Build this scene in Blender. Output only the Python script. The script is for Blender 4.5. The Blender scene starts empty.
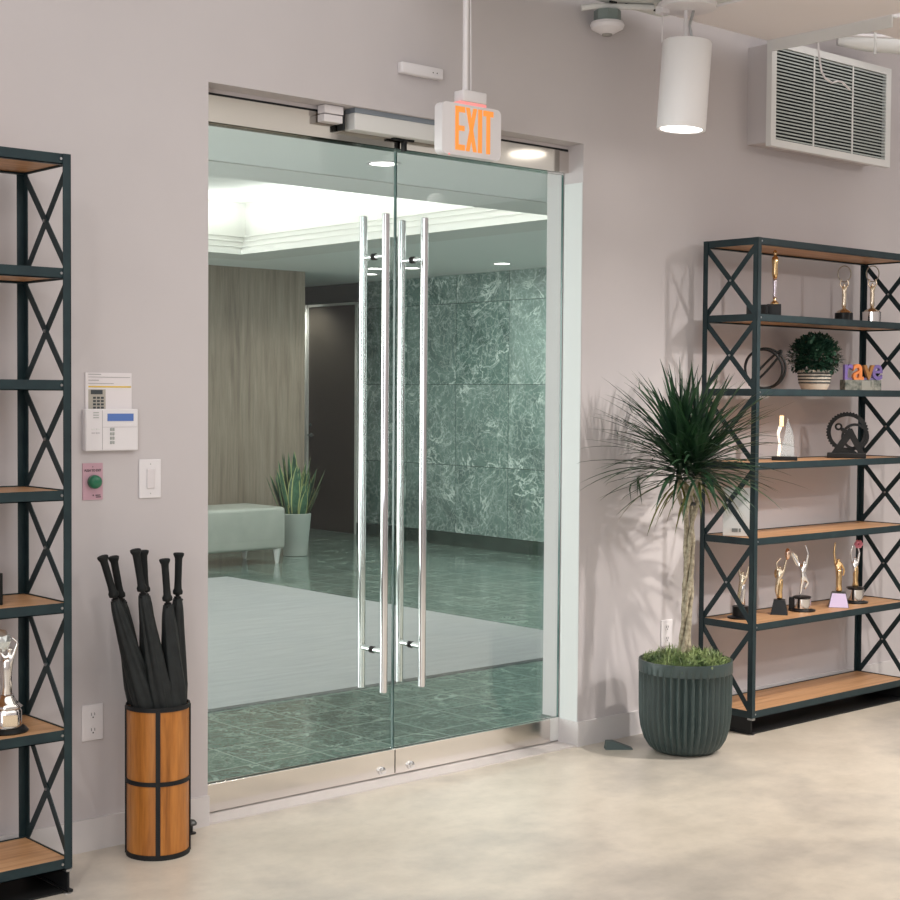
import bpy, bmesh, math, random
from mathutils import Vector, Matrix, Euler
PI = math.pi
S = bpy.context.scene
COL = S.collection
R = math.radians

# ------------------------------------------------------------------ camera
cd = bpy.data.cameras.new('camera'); cam = bpy.data.objects.new('camera', cd); COL.objects.link(cam)
fwd = Vector((0.66207244, 0.74855842, -0.0363369))
rgt = Vector((0.749202, -0.66230533, 0.0069286)); upv = Vector((0.01887966, 0.03181091, 0.99931558))
M = Matrix(((rgt.x, upv.x, -fwd.x), (rgt.y, upv.y, -fwd.y), (rgt.z, upv.z, -fwd.z))).to_4x4()
M.translation = Vector((-2.81582, -4.42581, 1.48188))
cam.matrix_world = M
cd.sensor_width = 36; cd.lens = 36 * 1524.25 / 900; cd.clip_end = 100
S.camera = cam

# ------------------------------------------------------------------ world, light, exposure
S.view_settings.view_transform = 'Standard'; S.view_settings.look = 'None'
S.view_settings.gamma = 1; S.view_settings.use_curve_mapping = False
S.view_settings.exposure = 0.0
w = bpy.data.worlds.new('world'); S.world = w; w.use_nodes = True
w.node_tree.nodes['Background'].inputs[0].default_value = (.9, .95, 1, 1)
w.node_tree.nodes['Background'].inputs[1].default_value = 0.25

def area(name, loc, rot, sx, sy, power, col=(1, .96, .9)):
    l = bpy.data.lights.new(name, 'AREA'); l.shape = 'RECTANGLE'; l.size = sx; l.size_y = sy
    l.energy = power; l.color = col
    o = bpy.data.objects.new(name, l); COL.objects.link(o); o.location = loc; o.rotation_euler = rot
    return o
def spot(name, loc, power, col=(1, .93, .84), angle=122, blend=.7, rad=.03, rot=(0, 0, 0)):
    l = bpy.data.lights.new(name, 'SPOT'); l.energy = power; l.color = col
    l.spot_size = R(angle); l.spot_blend = blend; l.shadow_soft_size = rad
    o = bpy.data.objects.new(name, l); COL.objects.link(o); o.location = loc; o.rotation_euler = rot
    return o
# the reception room: broad soft fill added under the ceiling and a row of downlights off to the camera's side
area('soft_ceiling_fill', (1.6, -4.1, 3.42), (0, 0, 0), 12.4, 7.4, 240, (.985, .99, 1))
area('soft_left_fill', (-4.9, -4.6, 1.8), (R(90), 0, R(-90)), 4.0, 2.4, 100, (.93, .97, 1))  # unseen fill added to brighten the door reveal and other left-facing sides
for x, y, p in ((-2.4, -2.3, 110), (2.75, -1.6, 190), (3.6, -3.6, 170), (.2, -3.4, 40)):
    spot('downlight', (x, y, 2.8), p)
for a, b_, p, an in (((-2.5, -2.6, 2.9), (-.3, 0, .6), 25, 62), ((4.1, -3.1, 2.9), (2.0, 0, .35), 250, 47), ((1.6, -3.0, 2.9), (.2, 0, .6), 50, 60), ((4.6, -3.9, 2.9), (3.4, 0, .9), 90, 60)):
    spot('wall_fill_spot', a, p, col=(1, .95, .90), angle=an, blend=.9, rad=.07, rot=(Vector(b_) - Vector(a)).to_track_quat('-Z', 'Y').to_euler())  # unseen spots added to brighten the lower wall; one follows the planter's shadow
spot('pendant_beam', (2.03, -.365, 2.57), 14, rad=.06, angle=90, blend=1)
# the lobby
area('cove_light_near', (2.0, 2.75, 2.86), (R(180), 0, 0), 4.6, .12, 20, (1, .99, .96))
area('cove_light_far', (2.0, 6.2, 2.86), (R(180), 0, 0), 4.6, .12, 20, (1, .99, .96))
area('cove_light_side', (4.2, 4.47, 2.86), (R(180), 0, 0), .12, 3.4, 18, (1, .99, .96))
area('lobby_soft_light', (1.9, 4.47, 3.0), (0, 0, 0), 4.2, 3.2, 30, (1, .98, .95))
area('lobby_soft_light_side', (6.1, 3.6, 2.60), (0, 0, 0), 1.2, 5.0, 60, (1, .99, .96))
area('lobby_left_fill', (-3.9, 4.5, 1.4), (R(90), 0, R(-90)), 6.0, 2.4, 330, (1, .99, .97))  # unseen fill added at the left to brighten the marble wall and ceiling
for x, y, p in ((2.02, 1.56, 14), (6.09, 6.7, 14), (6.75, 9.0, 40), (5.2, 6.7, 16), (6.45, 5.4, 14), (5.6, 2.9, 12)):
    spot('lobby_down_spot', (x, y, 2.62), p, (1, .96, .9), angle=130)  # the strongest is added in the recess to brighten the door frame

# ------------------------------------------------------------------ materials
def newmat(n):
    m = bpy.data.materials.new(n); m.use_nodes = True
    nt = m.node_tree; return m, nt, nt.nodes['Principled BSDF']
def srgb(r, g, b):
    f = lambda c: (c / 255 / 12.92) if c <= 10 else ((c / 255 + .055) / 1.055) ** 2.4
    return (f(r), f(g), f(b), 1)
def plain(n, c, rough=.5, metal=0, **k):
    m, nt, b = newmat(n)
    b.inputs['Base Color'].default_value = c; b.inputs['Roughness'].default_value = rough; b.inputs['Metallic'].default_value = metal
    for kk, v in k.items(): b.inputs[kk.replace('_', ' ')].default_value = v
    return m
def coords(nt, scale=(1, 1, 1), kind='Object', rot=(0, 0, 0)):
    tc = nt.nodes.new('ShaderNodeTexCoord'); mp = nt.nodes.new('ShaderNodeMapping')
    mp.inputs['Scale'].default_value = scale; mp.inputs['Rotation'].default_value = rot
    nt.links.new(tc.outputs[kind], mp.inputs[0]); return mp.outputs[0]
def noise(nt, vec, scale, detail=5, rough=.55, dist=0):
    n = nt.nodes.new('ShaderNodeTexNoise'); n.inputs['Scale'].default_value = scale
    n.inputs['Detail'].default_value = detail; n.inputs['Roughness'].default_value = rough; n.inputs['Distortion'].default_value = dist
    nt.links.new(vec, n.inputs['Vector']); return n.outputs['Fac']
def ramp(nt, fac, stops):
    r = nt.nodes.new('ShaderNodeValToRGB'); e = r.color_ramp.elements
    e[0].position, e[0].color = stops[0]; e[1].position, e[1].color = stops[-1]
    for p, c in stops[1:-1]:
        x = e.new(p); x.color = c
    nt.links.new(fac, r.inputs[0]); return r.outputs[0]
def mix(nt, a, b, fac, mode='MIX'):
    n = nt.nodes.new('ShaderNodeMix'); n.data_type = 'RGBA'; n.blend_type = mode
    for s, v in ((6, a), (7, b), (0, fac)):
        if hasattr(v, 'links'): nt.links.new(v, n.inputs[s])
        else: n.inputs[s].default_value = v
    return n.outputs[2]
def bump(nt, b, h, strength=.2, dist=.01):
    n = nt.nodes.new('ShaderNodeBump'); n.inputs['Strength'].default_value = strength; n.inputs['Distance'].default_value = dist
    nt.links.new(h, n.inputs['Height']); nt.links.new(n.outputs[0], b.inputs['Normal'])
def mottled(n, c1, c2, scale, rough=.6, bstr=0, metal=0, detail=6):
    m, nt, b = newmat(n); v = coords(nt)
    f = noise(nt, v, scale, detail)
    nt.links.new(ramp(nt, f, [(.35, c1), (.65, c2)]), b.inputs['Base Color'])
    b.inputs['Roughness'].default_value = rough; b.inputs['Metallic'].default_value = metal
    if bstr: bump(nt, b, noise(nt, v, scale * 6, 3), bstr, .002)
    return m
def wood(n, c1, c2, c3, stretch=(1.2, 22, 22), rough=.45, kind='Object'):
    m, nt, b = newmat(n); v = coords(nt, stretch, kind)
    f = noise(nt, v, 1.6, 8, .6, .6); g = noise(nt, v, 6, 4, .6)
    base = ramp(nt, f, [(.3, c1), (.5, c2), (.72, c3)])
    fine = ramp(nt, g, [(.35, (.82, .82, .82, 1)), (.6, (1, 1, 1, 1))])
    nt.links.new(mix(nt, base, fine, 1.0, 'MULTIPLY'), b.inputs['Base Color'])
    b.inputs['Roughness'].default_value = rough
    return m

m_wall = mottled('painted_wall', srgb(196, 190, 191), srgb(200, 194, 195), 1.5, .85, .05)
m_base = plain('baseboard_paint', srgb(210, 206, 206), .5)
m_jamb = plain('white_jamb_paint', srgb(212, 216, 216), .5)
m_ceil = plain('white_ceiling_paint', srgb(222, 218, 212), .85)
m_ceil_pink = plain('warm_white_panel', srgb(236, 230, 230), .8)
m_white = plain('white_plastic', srgb(228, 224, 226), .4)
m_white_metal = plain('white_enamel', srgb(222, 222, 220), .35)
m_steel = plain('polished_steel', (.82, .83, .84, 1), .06, 1)
m_rail = plain('polished_nickel_rail', (.78, .74, .70, 1), .16, 1)
m_header = plain('polished_header_steel', (.44, .41, .37, 1), .12, 1)
m_black_rub = plain('black_rubber', (.012, .012, .012, 1), .5)
m_shadow = plain('dark_gap', (.01, .012, .014, 1), .7)
m_iron = mottled('blue_black_iron', srgb(26, 44, 50), srgb(34, 54, 58), 14, .45, .05, .25)
m_bolt = plain('zinc', (.45, .46, .47, 1), .3, 1)
m_lobbyceil = plain('lobby_ceiling_paint', srgb(234, 236, 234), .9)
m_cove = plain('cove_paint', srgb(222, 222, 218), .8)
m_gold = plain('gold_metal', (.83, .58, .30, 1), .18, 1)
m_silver = plain('silver_metal', (.86, .84, .82, 1), .12, 1)
m_champagne = plain('champagne_metal', (.80, .68, .52, 1), .2, 1)
m_black = plain('black_lacquer', (.006, .007, .008, 1), .35, Specular_IOR_Level=.3)
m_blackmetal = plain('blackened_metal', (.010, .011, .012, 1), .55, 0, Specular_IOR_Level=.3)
m_cloth = mottled('black_umbrella_nylon', (.0045, .0065, .007, 1), (.010, .014, .0145, 1), 30, .7, .1)
m_grip = plain('black_foam_grip', (.008, .010, .0105, 1), .7, Specular_IOR_Level=.3)
m_bark = mottled('pale_bark', srgb(120, 110, 92), srgb(178, 168, 146), 60, .85, .5)
m_planter = mottled('dark_green_grey_planter', srgb(48, 62, 62), srgb(58, 72, 71), 8, .42, .03)
m_soil = plain('soil', (.03, .022, .015, 1), .95)

def concrete():
    m, nt, b = newmat('polished_concrete'); v = coords(nt)
    m, nt, b = newmat('polished_concrete'); v = coords(nt)
    n1 = noise(nt, v, 1.1, 7, .55); n2 = noise(nt, coords(nt, (1, 1.6, 1)), 4.5, 6, .6); n3 = noise(nt, v, 22, 6, .7)
    c = ramp(nt, n1, [(.28, srgb(158, 153, 147)), (.42, srgb(184, 176, 166)), (.54, srgb(209, 199, 185)), (.72, srgb(192, 182, 168))])
    c = mix(nt, c, ramp(nt, n2, [(.3, (.84, .84, .84, 1)), (.6, (1, 1, 1, 1))]), .8, 'MULTIPLY')
    c = mix(nt, c, ramp(nt, n3, [(.35, (.9, .9, .9, 1)), (.55, (1, 1, 1, 1))]), .6, 'MULTIPLY')
    nt.links.new(c, b.inputs['Base Color']); b.inputs['Roughness'].default_value = .3
    return m
def marble(name, base, mid, vein, cell, row, vec_axes, tile_scale, mortar_c, mortar=.004, rough=.12, lighten=.12):
    """vec_axes: which object axes are u and v of the slab grid"""
    m, nt, b = newmat(name)
    tc = nt.nodes.new('ShaderNodeTexCoord'); sep = nt.nodes.new('ShaderNodeSeparateXYZ'); nt.links.new(tc.outputs['Object'], sep.inputs[0])
    cmb = nt.nodes.new('ShaderNodeCombineXYZ')
    nt.links.new(sep.outputs[vec_axes[0]], cmb.inputs[0]); nt.links.new(sep.outputs[vec_axes[1]], cmb.inputs[1])
    br = nt.nodes.new('ShaderNodeTexBrick'); br.offset = 0; br.squash = 1
    br.inputs['Scale'].default_value = 1; br.inputs['Brick Width'].default_value = cell; br.inputs['Row Height'].default_value = row
    br.inputs['Mortar Size'].default_value = mortar; br.inputs['Mortar Smooth'].default_value = .1; br.inputs['Bias'].default_value = 0
    br.inputs['Color1'].default_value = (0, 0, 0, 1); br.inputs['Color2'].default_value = (1, 1, 1, 1); br.inputs['Mortar'].default_value = (.5, .5, .5, 1)
    nt.links.new(cmb.outputs[0], br.inputs['Vector'])
    # each slab is cut from another part of the block
    off = nt.nodes.new('ShaderNodeVectorMath'); off.operation = 'MULTIPLY_ADD'
    nt.links.new(br.outputs['Color'], off.inputs[0]); off.inputs[1].default_value = (3.1, 5.7, 7.3); nt.links.new(tc.outputs['Object'], off.inputs[2])
    v = off.outputs[0]
    wn = nt.nodes.new('ShaderNodeTexNoise'); wn.inputs['Scale'].default_value = tile_scale; wn.inputs['Detail'].default_value = 6
    nt.links.new(v, wn.inputs['Vector'])
    wa = nt.nodes.new('ShaderNodeVectorMath'); wa.operation = 'MULTIPLY_ADD'
    nt.links.new(wn.outputs['Color'], wa.inputs[0]); wa.inputs[1].default_value = (.55, .55, .55); nt.links.new(v, wa.inputs[2])
    def veins(sc, w):
        vo = nt.nodes.new('ShaderNodeTexVoronoi'); vo.feature = 'DISTANCE_TO_EDGE'; vo.inputs['Scale'].default_value = sc
        nt.links.new(wa.outputs[0], vo.inputs['Vector'])
        return ramp(nt, vo.outputs['Distance'], [(0, (1, 1, 1, 1)), (w, (.25, .25, .25, 1)), (w * 2.6, (0, 0, 0, 1))])
    cloud = noise(nt, v, tile_scale * .8, 8, .65, .8)
    c = ramp(nt, cloud, [(.3, base), (.5, mid), (.7, base)])
    patch = ramp(nt, noise(nt, v, tile_scale * 1.1, 4), [(.44, (0, 0, 0, 1)), (.62, (1, 1, 1, 1))])
    rid = noise(nt, v, tile_scale * 1.1, 9, .62, 1.4)
    rv = ramp(nt, rid, [(.480, (0, 0, 0, 1)), (.497, (1, 1, 1, 1)), (.504, (1, 1, 1, 1)), (.521, (0, 0, 0, 1))])
    rid2 = noise(nt, v, tile_scale * 2.6, 8, .6, 2.2)
    rv2 = ramp(nt, rid2, [(.487, (0, 0, 0, 1)), (.5, (1, 1, 1, 1)), (.513, (0, 0, 0, 1))])
    v1 = mix(nt, mix(nt, (0, 0, 0, 1), rv, patch), rv2, .7, 'ADD')
    v2 = mix(nt, (0, 0, 0, 1), veins(tile_scale * 5, .035), ramp(nt, noise(nt, v, tile_scale * 2.3, 5), [(.42, (0, 0, 0, 1)), (.56, (1, 1, 1, 1))]))
    c = mix(nt, c, vein, v1); 
    half = nt.nodes.new('ShaderNodeMath'); half.operation = 'MULTIPLY'; nt.links.new(v2, half.inputs[0]); half.inputs[1].default_value = .4
    c = mix(nt, c, vein, half.outputs[0])
    lt = nt.nodes.new('ShaderNodeMath'); lt.operation = 'MULTIPLY'; nt.links.new(br.outputs['Color'], lt.inputs[0]); lt.inputs[1].default_value = lighten
    c = mix(nt, c, vein, lt.outputs[0])
    c = mix(nt, c, mortar_c, br.outputs['Fac'])
    nt.links.new(c, b.inputs['Base Color']); b.inputs['Roughness'].default_value = rough
    return m
m_floor = concrete()
m_tile = marble('green_marble_tile', srgb(50, 78, 74), srgb(86, 112, 104), srgb(178, 196, 186), .31, .31, (0, 1), 3.2, srgb(150, 168, 160), .0045, .12, .10)
m_slab = marble('green_marble_slab', srgb(44, 74, 70), srgb(98, 126, 118), srgb(214, 228, 222), .745, .79, (1, 2), 1.9, srgb(40, 60, 56), .0025, .2, .16)
m_mbase = mottled('dark_marble_base', srgb(40, 58, 54), srgb(60, 78, 72), 6, .25)

def glassmat():
    m, nt, b = newmat('clear_green_glass'); nt.nodes.remove(b)
    t = nt.nodes.new('ShaderNodeBsdfTransparent'); t.inputs[0].default_value = (.95, .985, .975, 1)
    g = nt.nodes.new('ShaderNodeBsdfGlossy'); g.inputs['Roughness'].default_value = 0
    f = nt.nodes.new('ShaderNodeFresnel'); 
    gm = nt.nodes.new('ShaderNodeNewGeometry'); mr = nt.nodes.new('ShaderNodeMapRange')      # same reflectance at the inner face of the pane
    mr.inputs[3].default_value = 1.5; mr.inputs[4].default_value = 1 / 1.5
    nt.links.new(gm.outputs['Backfacing'], mr.inputs[0]); nt.links.new(mr.outputs[0], f.inputs[0])
    mx = nt.nodes.new('ShaderNodeMixShader'); nt.links.new(f.outputs[0], mx.inputs[0]); nt.links.new(t.outputs[0], mx.inputs[1]); nt.links.new(g.outputs[0], mx.inputs[2])
    nt.links.new(mx.outputs[0], nt.nodes['Material Output'].inputs[0]); return m
m_glass = glassmat()
m_glassedge = plain('green_glass_edge', srgb(60, 92, 88), .15)
m_crystal = plain('crystal_glass', (.9, .96, .95, 1), .03, 0, Transmission_Weight=.9, IOR=1.45)
def emis(n, c, s, base=(.8, .8, .8, 1)):
    m, nt, b = newmat(n); b.inputs['Base Color'].default_value = base
    b.inputs['Emission Color'].default_value = c; b.inputs['Emission Strength'].default_value = s; return m
m_lamp = emis('lit_lamp_face', (1, .95, .88, 1), 6)
m_exit = emis('lit_orange_letters', (1, .33, .06, 1), .95, (.12, .04, .01, 1))
m_pinkglow = emis('lit_pink_gasket', (1, .3, .28, 1), .5, srgb(240, 150, 150))
m_lcd = emis('lit_blue_display', srgb(80, 110, 170), .35, srgb(70, 96, 150))
m_woodshelf = wood('orange_oak_shelf', srgb(170, 124, 84), srgb(194, 148, 106), srgb(206, 162, 120))
m_woodbarrel = wood('golden_bamboo_wood', srgb(134, 78, 28), srgb(178, 112, 48), srgb(196, 130, 62), (16, 16, 1.4), .35)
m_woodwall = wood('grey_brown_veneer', srgb(128, 115, 102), srgb(156, 142, 127), srgb(170, 157, 142), (9, 9, .5), .5)
m_door = plain('dark_brown_door', srgb(74, 68, 60), .4)
m_teal = plain('dark_teal_paint', srgb(50, 74, 70), .6)
def rugmat():
    m, nt, b = newmat('pale_woven_rug'); v = coords(nt, (1.2, 9, 1))
    f = noise(nt, v, 2.2, 6, .6); g = noise(nt, coords(nt, (12, 90, 1)), 3, 3)
    c = mix(nt, ramp(nt, f, [(.3, srgb(164, 167, 170)), (.7, srgb(178, 181, 183))]), ramp(nt, g, [(.3, (.93, .93, .93, 1)), (.7, (1, 1, 1, 1))]), .8, 'MULTIPLY')
    nt.links.new(c, b.inputs['Base Color']); b.inputs['Roughness'].default_value = .8; return m
m_rug = rugmat()
def leafmat(n, c1, c2, edge=None):
    m, nt, b = newmat(n)
    c = ramp(nt, noise(nt, coords(nt), 12, 3), [(.35, c1), (.65, c2)])
    if edge:
        tc = nt.nodes.new('ShaderNodeTexCoord'); sp = nt.nodes.new('ShaderNodeSeparateXYZ'); nt.links.new(tc.outputs['UV'], sp.inputs[0])
        e = ramp(nt, sp.outputs[0], [(0, (1, 1, 1, 1)), (.10, (1, 1, 1, 1)), (.15, (0, 0, 0, 1)), (.85, (0, 0, 0, 1)), (.9, (1, 1, 1, 1)), (1, (1, 1, 1, 1))])
        c = mix(nt, c, edge, e)
    nt.links.new(c, b.inputs['Base Color']); b.inputs['Roughness'].default_value = .45
    return m
m_leaf = leafmat('dark_green_leaf', srgb(18, 46, 32), srgb(42, 76, 44))
m_leafdry = leafmat('yellow_green_leaf', srgb(90, 104, 48), srgb(110, 96, 52))
m_box = leafmat('small_teal_leaf', srgb(26, 56, 44), srgb(48, 84, 64))
m_snake = leafmat('snake_plant_leaf', srgb(38, 78, 58), srgb(80, 122, 92), srgb(176, 184, 124))
m_moss = leafmat('moss', srgb(66, 90, 48), srgb(150, 166, 110))

# ------------------------------------------------------------------ mesh builder
class MB:
    def __init__(s): s.bm = bmesh.new()
    def box(s, x0, x1, y0, y1, z0, z1, mi=0, rot=None, at=None):
        r = bmesh.ops.create_cube(s.bm, size=1)
        mt = Matrix.Translation(((x0 + x1) / 2, (y0 + y1) / 2, (z0 + z1) / 2)) @ Matrix.Diagonal((x1 - x0, y1 - y0, z1 - z0, 1))
        if rot is not None: mt = Matrix.Translation(at or (0, 0, 0)) @ rot.to_4x4() @ mt
        bmesh.ops.transform(s.bm, matrix=mt, verts=r['verts'])
        if mi:
            for f in {f for v in r['verts'] for f in v.link_faces}: f.material_index = mi
        return s
    def bevbox(s, x0, x1, y0, y1, z0, z1, b=.003, seg=2):
        t = bmesh.new(); r = bmesh.ops.create_cube(t, size=1)
        bmesh.ops.transform(t, matrix=Matrix.Translation(((x0 + x1) / 2, (y0 + y1) / 2, (z0 + z1) / 2)) @ Matrix.Diagonal((x1 - x0, y1 - y0, z1 - z0, 1)), verts=t.verts)
        bmesh.ops.bevel(t, geom=t.edges[:], offset=b, segments=seg, affect='EDGES', profile=.5)
        me = bpy.data.meshes.new('t'); t.to_mesh(me); t.free(); s.bm.from_mesh(me); bpy.data.meshes.remove(me); return s
    def tube(s, pts, r, n=10, cap=True, closed=False):
        pts = [Vector(p) for p in pts]; rr = r if isinstance(r, (list, tuple)) else [r] * len(pts)
        rings = []; prev = None; L = len(pts)
        for i, p in enumerate(pts):
            if closed: t = (pts[(i + 1) % L] - pts[i - 1])
            else: t = pts[min(i + 1, L - 1)] - pts[max(i - 1, 0)]
            t.normalize()
            if prev is None: a = t.orthogonal().normalized()
            else: a = (prev - t * prev.dot(t)); a = a.normalized() if a.length > 1e-6 else t.orthogonal().normalized()
            prev = a; b = t.cross(a)
            rings.append([s.bm.verts.new(p + (a * math.cos(2 * PI * k / n) + b * math.sin(2 * PI * k / n)) * rr[i]) for k in range(n)])
        for i in range(L - (0 if closed else 1)):
            A, B = rings[i], rings[(i + 1) % L]
            off = 0
            if closed and i == L - 1:
                off = min(range(n), key=lambda o: (A[0].co - B[o].co).length)
            for k in range(n): s.bm.faces.new((A[k], A[(k + 1) % n], B[(k + 1 + off) % n], B[(k + off) % n]))
        if cap and not closed:
            s.bm.faces.new(rings[0][::-1]); s.bm.faces.new(rings[-1])
        return s
    def lathe(s, prof, n=32, c=(0, 0, 0), mod=None, axis=None, cap=True):
        """prof: (r, z) pairs; mod(angle, z) scales r; axis: direction the profile runs along"""
        c = Vector(c); q = Vector((0, 0, 1)).rotation_difference(Vector(axis)) if axis is not None else None
        rings = []
        for r, z in prof:
            ring = []
            for k in range(n):
                a = 2 * PI * k / n; rr = r * (mod(a, z) if mod else 1)
                v = Vector((rr * math.cos(a), rr * math.sin(a), z))
                if q: v = q @ v
                ring.append(s.bm.verts.new(c + v))
            rings.append(ring)
        for A, B in zip(rings, rings[1:]):
            for k in range(n): s.bm.faces.new((A[k], A[(k + 1) % n], B[(k + 1) % n], B[k]))
        if cap:
            s.bm.faces.new(rings[0][::-1]); s.bm.faces.new(rings[-1])
        return s
    def prism(s, poly, d0, d1, plane='xz'):
        f = {'xz': lambda u, v, d: (u, d, v), 'xy': lambda u, v, d: (u, v, d), 'yz': lambda u, v, d: (d, u, v)}[plane]
        A = [s.bm.verts.new(f(u, v, d0)) for u, v in poly]; B = [s.bm.verts.new(f(u, v, d1)) for u, v in poly]
        n = len(poly)
        s.bm.faces.new(A); s.bm.faces.new(B[::-1])
        for k in range(n): s.bm.faces.new((A[k], B[k], B[(k + 1) % n], A[(k + 1) % n]))
        return s
    def ball(s, c, r, sub=2, sc=(1, 1, 1)):
        q = bmesh.ops.create_icosphere(s.bm, subdivisions=sub, radius=r)
        bmesh.ops.transform(s.bm, matrix=Matrix.Translation(c) @ Matrix.Diagonal((*sc, 1)), verts=q['verts']); return s
    def build(s, name, mats, parent=None, smooth=False, loc=None):
        bmesh.ops.recalc_face_normals(s.bm, faces=s.bm.faces[:])
        me = bpy.data.meshes.new(name); s.bm.to_mesh(me); s.bm.free()
        for m in (mats if isinstance(mats, (list, tuple)) else [mats]): me.materials.append(m)
        if smooth:
            me.polygons.foreach_set('use_smooth', [True] * len(me.polygons))
            if smooth != 'full': me.set_sharp_from_angle(angle=R(40))
        o = bpy.data.objects.new(name, me); COL.objects.link(o)
        if parent: o.parent = parent
        if loc: o.location = loc
        return o
def thing(name, label, cat, loc=(0, 0, 0), rz=0, group=None):
    o = bpy.data.objects.new(name, None); COL.objects.link(o); o.location = loc; o.rotation_euler = (0, 0, rz)
    o.empty_display_size = .1
    o['label'] = label; o['category'] = cat
    if group: o['group'] = group
    return o
def tag(o, label, cat, group=None):
    o['label'] = label; o['category'] = cat
    if group: o['group'] = group
    return o
def struct(o): o['kind'] = 'structure'; return o
def sempty(name, loc=(0, 0, 0)):
    o = bpy.data.objects.new(name, None); COL.objects.link(o); o.location = loc; o['kind'] = 'structure'; return o
def copy_tree(o, parent=None, loc=None, label=None):
    c = o.copy(); COL.objects.link(c)
    if parent: c.parent = parent
    if loc is not None: c.location = loc
    if label: c['label'] = label
    for ch in list(o.children): copy_tree(ch, c)
    return c
def text_mesh(body, size, ext=.002, sx=1.0, bold=0):
    cu = bpy.data.curves.new('t', 'FONT'); cu.body = body; cu.size = size; cu.extrude = ext; cu.offset = bold
    cu.align_x = 'CENTER'; cu.align_y = 'CENTER'
    o = bpy.data.objects.new('t', cu); COL.objects.link(o)
    dg = bpy.context.evaluated_depsgraph_get(); me = bpy.data.meshes.new_from_object(o.evaluated_get(dg))
    bpy.data.objects.remove(o); me.transform(Matrix.Diagonal((sx, 1, 1, 1)) )
    me.transform(Matrix.Rotation(PI / 2, 4, 'X'))       # now stands in xz facing -y
    me.materials.clear(); return me
def text_obj(name, body, size, mat, parent, loc, ext=.002, sx=1.0, bold=0, sz=1.0):
    me = text_mesh(body, size, ext, sx, bold); me.transform(Matrix.Diagonal((1, 1, sz, 1))); me.materials.append(mat)
    o = bpy.data.objects.new(name, me); COL.objects.link(o); o.parent = parent; o.location = loc; return o

# ------------------------------------------------------------------ room shell
W, T, YG, YW = 1.83, 2.53, .1165, .2105
struct(MB().box(-5, 8, -8, 0.0, -.1, 0).box(0, W, 0, YG, -.1, 0).build('floor_reception', m_floor))
struct(MB().box(-4, 9, YW, 10, -.1, 0).box(0, W, YG, YW, -.1, 0).build('floor_lobby', m_tile))
struct(MB().box(-5, 0, 0, YW, 0, 3.6).box(W, 8, 0, YW, 0, 3.6).box(0, W, 0, YW, T, 3.6).build('wall_front', m_wall))
struct(MB().box(-5.1, -5, -8, YW, 0, 3.6).build('wall_left', m_wall))
struct(MB().box(8, 8.1, -8, YW, 0, 3.6).build('wall_right', m_wall))
struct(MB().box(-5.1, 8.1, -8.1, -8, 0, 3.6).build('wall_back', m_wall))
struct(MB().box(-5.1, 8.1, -8.1, YW, 3.5, 3.6).build('ceiling_reception', m_ceil))
# white painted reveal of the opening
struct(MB().box(W - .004, W + .001, .002, YG - .012, .104, T - .16).build('trim_jamb', m_jamb))
BB = .104
def baseboard(name, x0, x1):
    o = MB().box(x0, x1, -.012, 0, 0, BB).build(name, m_base); return struct(o)
baseboard('baseboard_left', -5, -.0); baseboard('baseboard_right', W - .012, 8)
struct(MB().box(W - .012, W, -.001, YG - .012, 0, BB).build('baseboard_jamb', m_base))
struct(MB().box(W - .012, W, YG + .012, YW, 0, BB).build('baseboard_lobby_jamb', m_mbase))
# threshold
struct(MB().box(0, W, -.004, YG + .03, 0, .005).build('trim_threshold', plain('pale_threshold', srgb(205, 198, 196), .35)))
# header over the doors
hd = sempty('trim_header')
MB().box(0.0, W - .055, .085, .16, 2.416, 2.507).build('header_panel', m_header, hd)
MB().box(W - .055, W, .085, .16, 2.416, 2.505).build('header_end_cap', m_rail, hd)
MB().box(0, W, .089, .16, 2.507, 2.516).build('header_gap', m_shadow, hd)
MB().box(0, W, .089, .16, 2.516, 2.53).build('header_filler', m_wall, hd)

def door_leaf(name, x0, x1, xl, railx1=None):
    d = sempty(name, (x0, YG, 0)); w_ = x1 - x0
    mb = MB(); mb.box(0, w_, -.006, .006, .108, 2.412)
    for f in mb.bm.faces:
        if abs(f.normal.y) < .5: f.material_index = 1
    mb.bm.normal_update()
    for f in mb.bm.faces: f.material_index = 1 if abs(f.normal.y) < .5 else 0
    mb.build('glass_panel', [m_glass, m_glassedge], d)
    rx = (railx1 or x1) - x0
    MB().bevbox(0, rx, -.018, .018, .010, .108, .0015).build('bottom_rail', m_rail, d)
    if railx1: MB().bevbox(rx + .003, w_, -.014, .014, .010, .108, .0015).build('pivot_block', m_white_metal, d)
    lk = xl - x0
    k = MB().lathe([(.016, 0), (.016, .006), (.011, .008), (.011, .016), (.004, .018)], 20, (lk, -.018, .034), axis=(0, -1, 0)).build('floor_lock', m_steel, d, True)
    return d
d1 = door_leaf('door_1', .004, .9105, .845)
d2 = door_leaf('door_2', .9155, 1.826, .99, 1.765)
def pull(door, x, dz=0):
    lx = x - door.location.x
    for s, nm in ((-1, 'pull_handle'), (1, 'pull_handle')):
        yy = s * .068
        h = MB().lathe([(.013, .348), (.015, .350), (.015, 2.158), (.013, 2.160)], 20, (lx, yy, 0)).build(nm, m_steel, door, True)
        for z in (2.002, .504):
            MB().lathe([(.010, 0), (.010, .052)], 14, (lx, s * .008, z), axis=(0, s, 0)).build('standoff', m_steel, h, True)
            MB().lathe([(.0135, 0), (.0135, .003)], 14, (lx, s * .006, z), axis=(0, s, 0)).build('gasket', m_black_rub, h, True)
pull(d1, .812); pull(d2, 1.003)

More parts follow.
